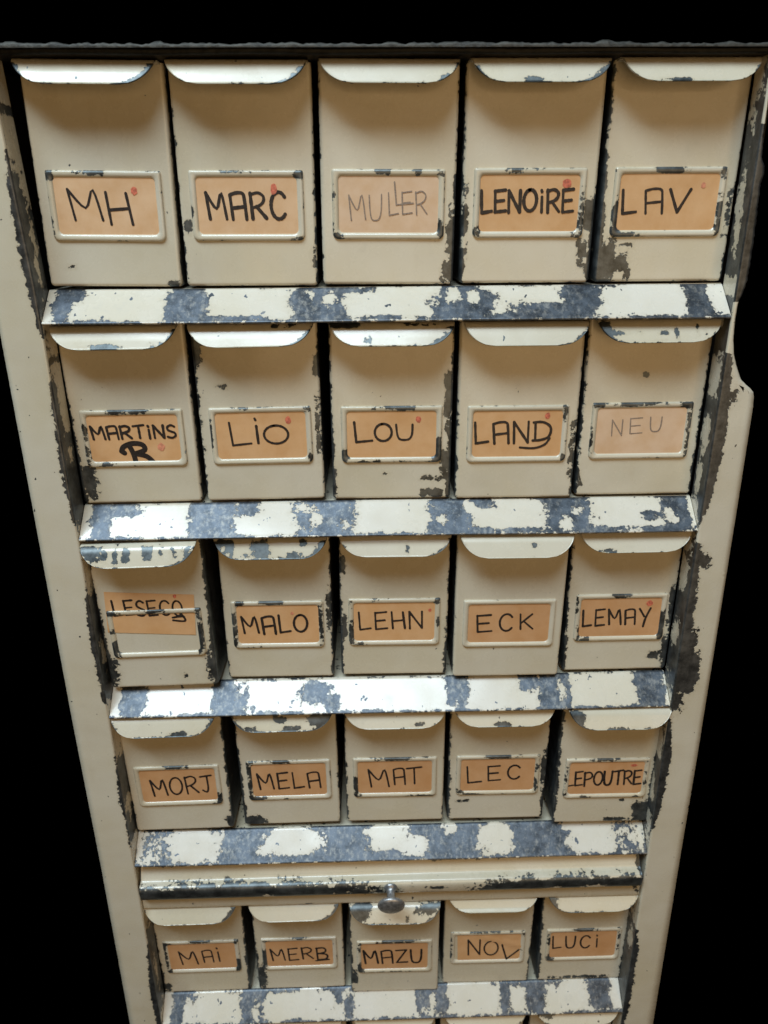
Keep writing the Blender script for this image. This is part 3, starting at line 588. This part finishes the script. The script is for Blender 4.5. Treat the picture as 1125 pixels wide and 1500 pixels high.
# frame flanges
def flange(side):
    s = 1 if side == 'r' else -1
    V, Wr = [], []
    def inl(z): return max(0, (z - 25) / 150) * 5.5 if s < 0 else 0
    if s > 0:
        outl = [(176, 294), (152, 293), (151, 262.0), (121, 262.7), (106.7, 264.2), (101.4, 267.1), (97, 267.9), (90.4, 266.2), (81.8, 266.7), (76.8, 266.7), (65.4, 267.6), (36.6, 268), (25.5, 267.9), (18, 266.5), (13.2, 265.6), (7.8, 263.4), (-3.8, 263.2), (-19.1, 264.4), (-30, 266.6), (-38, 269.6), (-44, 272.3), (-49.8, 275.3), (-54, 280), (-57.5, 284.5), (-60.2, 286.8), (-64, 288), (-72.3, 288.7), (-167, 290.3), (-423, 293.7), (-535, 294.4), (-790, 297.2), (-980, 298)]
    else:
        outl = [(176, 292), (-8, 292), (-194, 293), (-356, 294), (-535, 293.5), (-766, 295), (-980, 296)]
    zs = [176 - i * 2.0 for i in range(0, 579)]
    zs = sorted(set([z for z in zs] + [p[0] for p in outl]), reverse=True); rough = random.Random(5)
    def ow(z):
        for a, b in zip(outl, outl[1:]):
            if a[0] >= z >= b[0]: return a[1] + (b[1] - a[1]) * (a[0] - z) / max(1e-6, a[0] - b[0])
        return outl[-1][1]
    # wear bands along the inner edge: per bay deeper towards the bottom of the bay
    def edgew(z):
        r = 0
        if s < 0:
            for top, bot, mx in ((120, -8, 7.5), (-30, -160, 5), (-210, -335, 6), (-385, -505, 4), (-640, -800, 7)):
                if top > z > bot - 6:
                    f = (top - z) / (top - bot); r = max(r, mx * math.sin(min(1, f * .9) * math.pi) ** .7 - 1.2)
            return r if r else -2.2
        for top, bot, mx in ((130, 8, 16), (-28, -176, 11), (-188, -345, 9.5), (-262, -345, 12), (-368, -508, 9), (-640, -820, 8)):
            if top > z > bot: f = (top - z) / (top - bot); r = max(r, mx * math.sin((.08 + f * .92) * math.pi) ** .6 - 1.0)
        return r if r else -2.0
    pat = [(269, -318, 12, 22, .05), (264, -290, 10, 16), (264, -350, 6, 14), (270, -62, 5, 6), (266, -205, 7, 8)] if s > 0 else []
    isl = []
    cols = [0, .4, 1.0, 2.0, 3.5, 5.5, 8, 11, 14.5, 18.5, 23, 28]
    for z in zs:
        O = ow(z) - 260 - inl(z) + (rough.uniform(-.35, .35) if (s > 0 and 8 < z < 125) else rough.uniform(-.08, .08)); 
        row = []
        for c in cols + [33]:
            f = c / 33; d = f * O
            if O > 20: d = c if c < O - 3 else O * f
            d = min(d, O) if c < 33 else O
            y = 0.0
            if d < 1.6: y = 1.6 - math.sqrt(max(0, 1.6 ** 2 - (1.6 - d) ** 2))
            if O - d < 1.2: y = max(y, .9 * (1 - (O - d) / 1.2) ** 2)
            row.append((s * (260 + inl(z) + d), y, z)); 
            e = max(wear_of(260 + d, z, pat), .5 + (edgew(z) - d) / SOFT * 1.5, .5 + (-2.2 - (O - d)) / SOFT * 1.5)
            if s > 0 and 8 < z < 126: e = 1.1
            Wr.append(max(-1, min(1.3, e)))
        V += row
        V.append((s * (260 + inl(z) + O), 3.0 if (s > 0 and z > -60) else 14.0, z)); Wr.append(.3 if not (s > 0 and z > 0) else 1.1)
    nc = len(cols) + 2
    me = mesh('frame_flange', V, grid_faces(len(zs), nc, 0, s < 0), M_frame, Wr); cobj('frame_flange', me)
    # side wall behind the flange, facing the drawers
    ys = [1.6, 3, 5, 7, 9, 11.5, 14, 17, 20, 22.5]; V, Wr = [], []
    if s > 0: P = [(10, 75, 30, 62), (4, 60, 7, 95, .1), (12, 142, 30, 3), (22, 60, 6, 60, -.1), (10, -22, 30, 9), (3, -100, 6, 75, .1), (14, -105, 30, 52), (12, -270, 30, 72), (12, -455, 30, 66), (12, -700, 30, 70)]
    else: P = [(12, 142, 30, 3), (4, 60, 9, 45), (12, 40, 30, 36, .0), (12, -30, 30, 3.5), (3, -90, 5, 55, .1), (12, -95, 30, 7), (14, -135, 30, 32, .05), (10, -262, 30, 32, .05), (14, -310, 30, 30, .05), (12, -430, 30, 26), (12, -490, 30, 18, .05), (12, -690, 30, 62, .05)]
    if s > 0: I = [(15, 75, 5, 22), (13, 58, 4, 14), (10, 20, 20, 8, -.1), (13, -50, 8, 16), (14, -98, 6, 14), (15, -135, 4, 10), (14, -225, 7, 15), (14, -285, 5, 11), (14, -400, 6, 16), (14, -460, 5, 14), (10, -500, 4, 10), (10, -665, 5, 14)]
    if s > 0: I = [(q[0], q[1], q[2] * 1.1, q[3], -.03 if q[1] > 0 else -.09) for q in I]
    else: I = [(12, 38, 3, 22, .05), (14, -108, 4, 10, .1), (16, 60, 4, 12), (13, -290, 5, 14, .06), (13, -470, 5, 14, .1), (12, -700, 4, 30, .1)]
    for z in zs:
        for y in ys:
            V.append((s * (260.0 + inl(z)), y, z)); Wr.append(max(wear_of(y, z, P, I), .5 + (-.6 - y) / SOFT))
    me = mesh('side_wall', V, grid_faces(len(zs), len(ys), 0, s > 0), M_frame, Wr); cobj('side_wall', me)
flange('l'); flange('r')
for s_ in (-1, 1):
    V, F = box(s_ * 291 - 1, s_ * 291 + 1, 60, 300, -980, 176); cobj('side_panel', mesh('side_panel', V, F, M_dark, smooth=False))
# top rim: dark rolled edge with a ragged grimy fringe above
r5 = random.Random(11); V, F = [], []
xs = frange(-296, 296, 2.0); prof0 = [(300, 178.0), (4, 178.0), (2.6, 177.6), (2.2, 176.4), (2.4, 175.0), (2.8, 174.2), (3.6, 173.6), (6, 173.4), (30, 173.4)]
V, F, _ = sweep(prof0, xs, lambda *a: 0, bend=lambda x, k: (0, -.8 * (x + 260) / 520 * 2 + .3 * math.sin(x * .05)))
cobj('top_rail', mesh('top_rail', V, F, M_rail))
prof = [(6, 177.9), (2.2, 178.6), (.6, 179.6), (-.7, 179.2), (-1.4, 178.2), (-1.2, 176.9)]
h = []; v = 0
for x in xs: v = v * .6 + r5.uniform(-.6, .6); h.append(v + (2.2 * math.exp(-((x + 248) / 7) ** 2)) + 1.8 * math.exp(-((x + 152) / 4) ** 2) + 1.4 * math.exp(-((x - 148) / 6) ** 2))
V = []
for i, x in enumerate(xs):
    for k, (y, z) in enumerate(prof): V.append((x, y + h[i] * .2, z + (h[i] if k in (1, 2, 3, 4) else 0) * (.8 if k != 2 else 1) - .8 * (x + 260) / 520 * 2))
cobj('top_rim', mesh('top_rim', V, grid_faces(len(xs), len(prof)), M_rim))
# back panel, top plate and plinth
V, F = box(-294, 294, 300, 302, -980, 177); cobj('back_panel', mesh('back_panel', V, F, M_dark, smooth=False))
V, F = box(-296, 296, .8, 300, -985, -945); cobj('plinth', mesh('plinth', V, F, M_frame, [0] * 8, smooth=False))
# fixed cross bar under the slide
prof = refine([(30, -579), (7, -579.0), (5.6, -580), (5.2, -582), (5.2, -596.5), (5.8, -598.2), (7, -599), (30, -599)], 4)
V, F, Wr = sweep(prof, frange(-259.6, 259.6, 2.5), lambda x, k, s: wear_of(x, s * 70, [(-92, 46, 10, 3, .0), (255, 30, 4, 10)]), bend=lambda x, k: (0, 1.2 * (x / 260)))
cobj('cross_bar', mesh('cross_bar', V, F, M_frame, Wr))
# ------------------------------------------------------------------ pull-out slide with knob
sl = empty('pull_out_slide', (0, 0, -575), 'long cream pull-out slide with steel knob above the fifth row of boxes', 'pull-out shelf')
prof = [(200, -540.5), (12.5, -541)] + refine([(11.5, -541.5), (5.2, -555.5)], 2.0) + [(4.8, -557.0), (3.6, -558.2), (.6, -558.8), (-2.2, -559.6), (-4.2, -561.2), (-5.0, -563.4), (-5.0, -566), (-4.6, -569), (-4.0, -573), (-3.0, -576), (-1.0, -577.2), (3, -577.6), (200, -577.6)]
prof = [(y, z + 575) for y, z in prof]
pl = [0]
for a, b in zip(prof, prof[1:]): pl.append(pl[-1] + math.dist(a, b))
bead = [p for p in range(len(prof))]
def wsl(x, k, s):
    y, z = prof[k]; z -= 575
    if k < 2 or k > len(prof) - 2: return .2
    e = wear_of(x, -z, [(-172, 572.5, 108, 9, .45), (-80, 571, 30, 6), (-45, 571, 8, 3, .05), (-18, 567, 4, 3, .1), (20, 567, 3, 2.5, .1), (45, 569, 12, 2.5, .05), (118, 571, 24, 7, .05), (190, 573, 80, 8.5, .4), (-100, 543, 45, 1.6, -.03), (-225, 543, 12, 3), (-60, 543, 8, 2.4, .05), (258, 555, 5, 12), (80, 545, 30, 1.0)],
        [(-130, 576, 4, 3), (205, 575, 10, 3), (165, 577, 8, 3)])
    return e
V, F, Wr = sweep(prof, frange(-257.5, 256.5, 2.0), wsl, bend=lambda x, k: (0, 1.8 * (x / 260)))
c0 = len(V); me = mesh('slide_front', V, F + [tuple(range(len(prof)))[::-1], tuple(range(c0 - len(prof), c0))], M_paint, Wr); obj('slide_front', me, sl)
def lathe(name, prof, m, parent, loc, rot, n=40):
    V, F = [], []
    for (r, d) in prof:
        for i in range(n): a = i / n * 2 * math.pi; V.append((r * math.cos(a), -d, r * math.sin(a)))
    for k in range(len(prof) - 1):
        for i in range(n): j = (i + 1) % n; F.append((k * n + i, k * n + j, (k + 1) * n + j, (k + 1) * n + i))
    o = obj(name, mesh(name, V, F, m, smooth=True), parent); o.location = [c / 1000 for c in loc]; o.rotation_euler = rot; return o
kn = lathe('knob', [(6.8, 0), (7.1, 1.0), (6.2, 2.2), (4.6, 3.4), (4.0, 5), (3.9, 8), (4.3, 11), (5.6, 13.5), (9.0, 15.5), (12.6, 16.7), (13.6, 17.9), (13.7, 19.1), (13.0, 20.3), (11.2, 21.3), (7, 22.4), (3, 23.0), (.01, 23.1)], M_chrome, sl, (-2.0, -3.8, 8.0), (math.radians(14), 0, 0))
# ------------------------------------------------------------------ background
V, F = [(-4000, 1200, -3500), (4000, 1200, -3500), (4000, 1200, 3500), (-4000, 1200, 3500)], [(0, 1, 2, 3)]
obj('backdrop', mesh('backdrop', V, F, M_back, smooth=False), None, kind='structure')
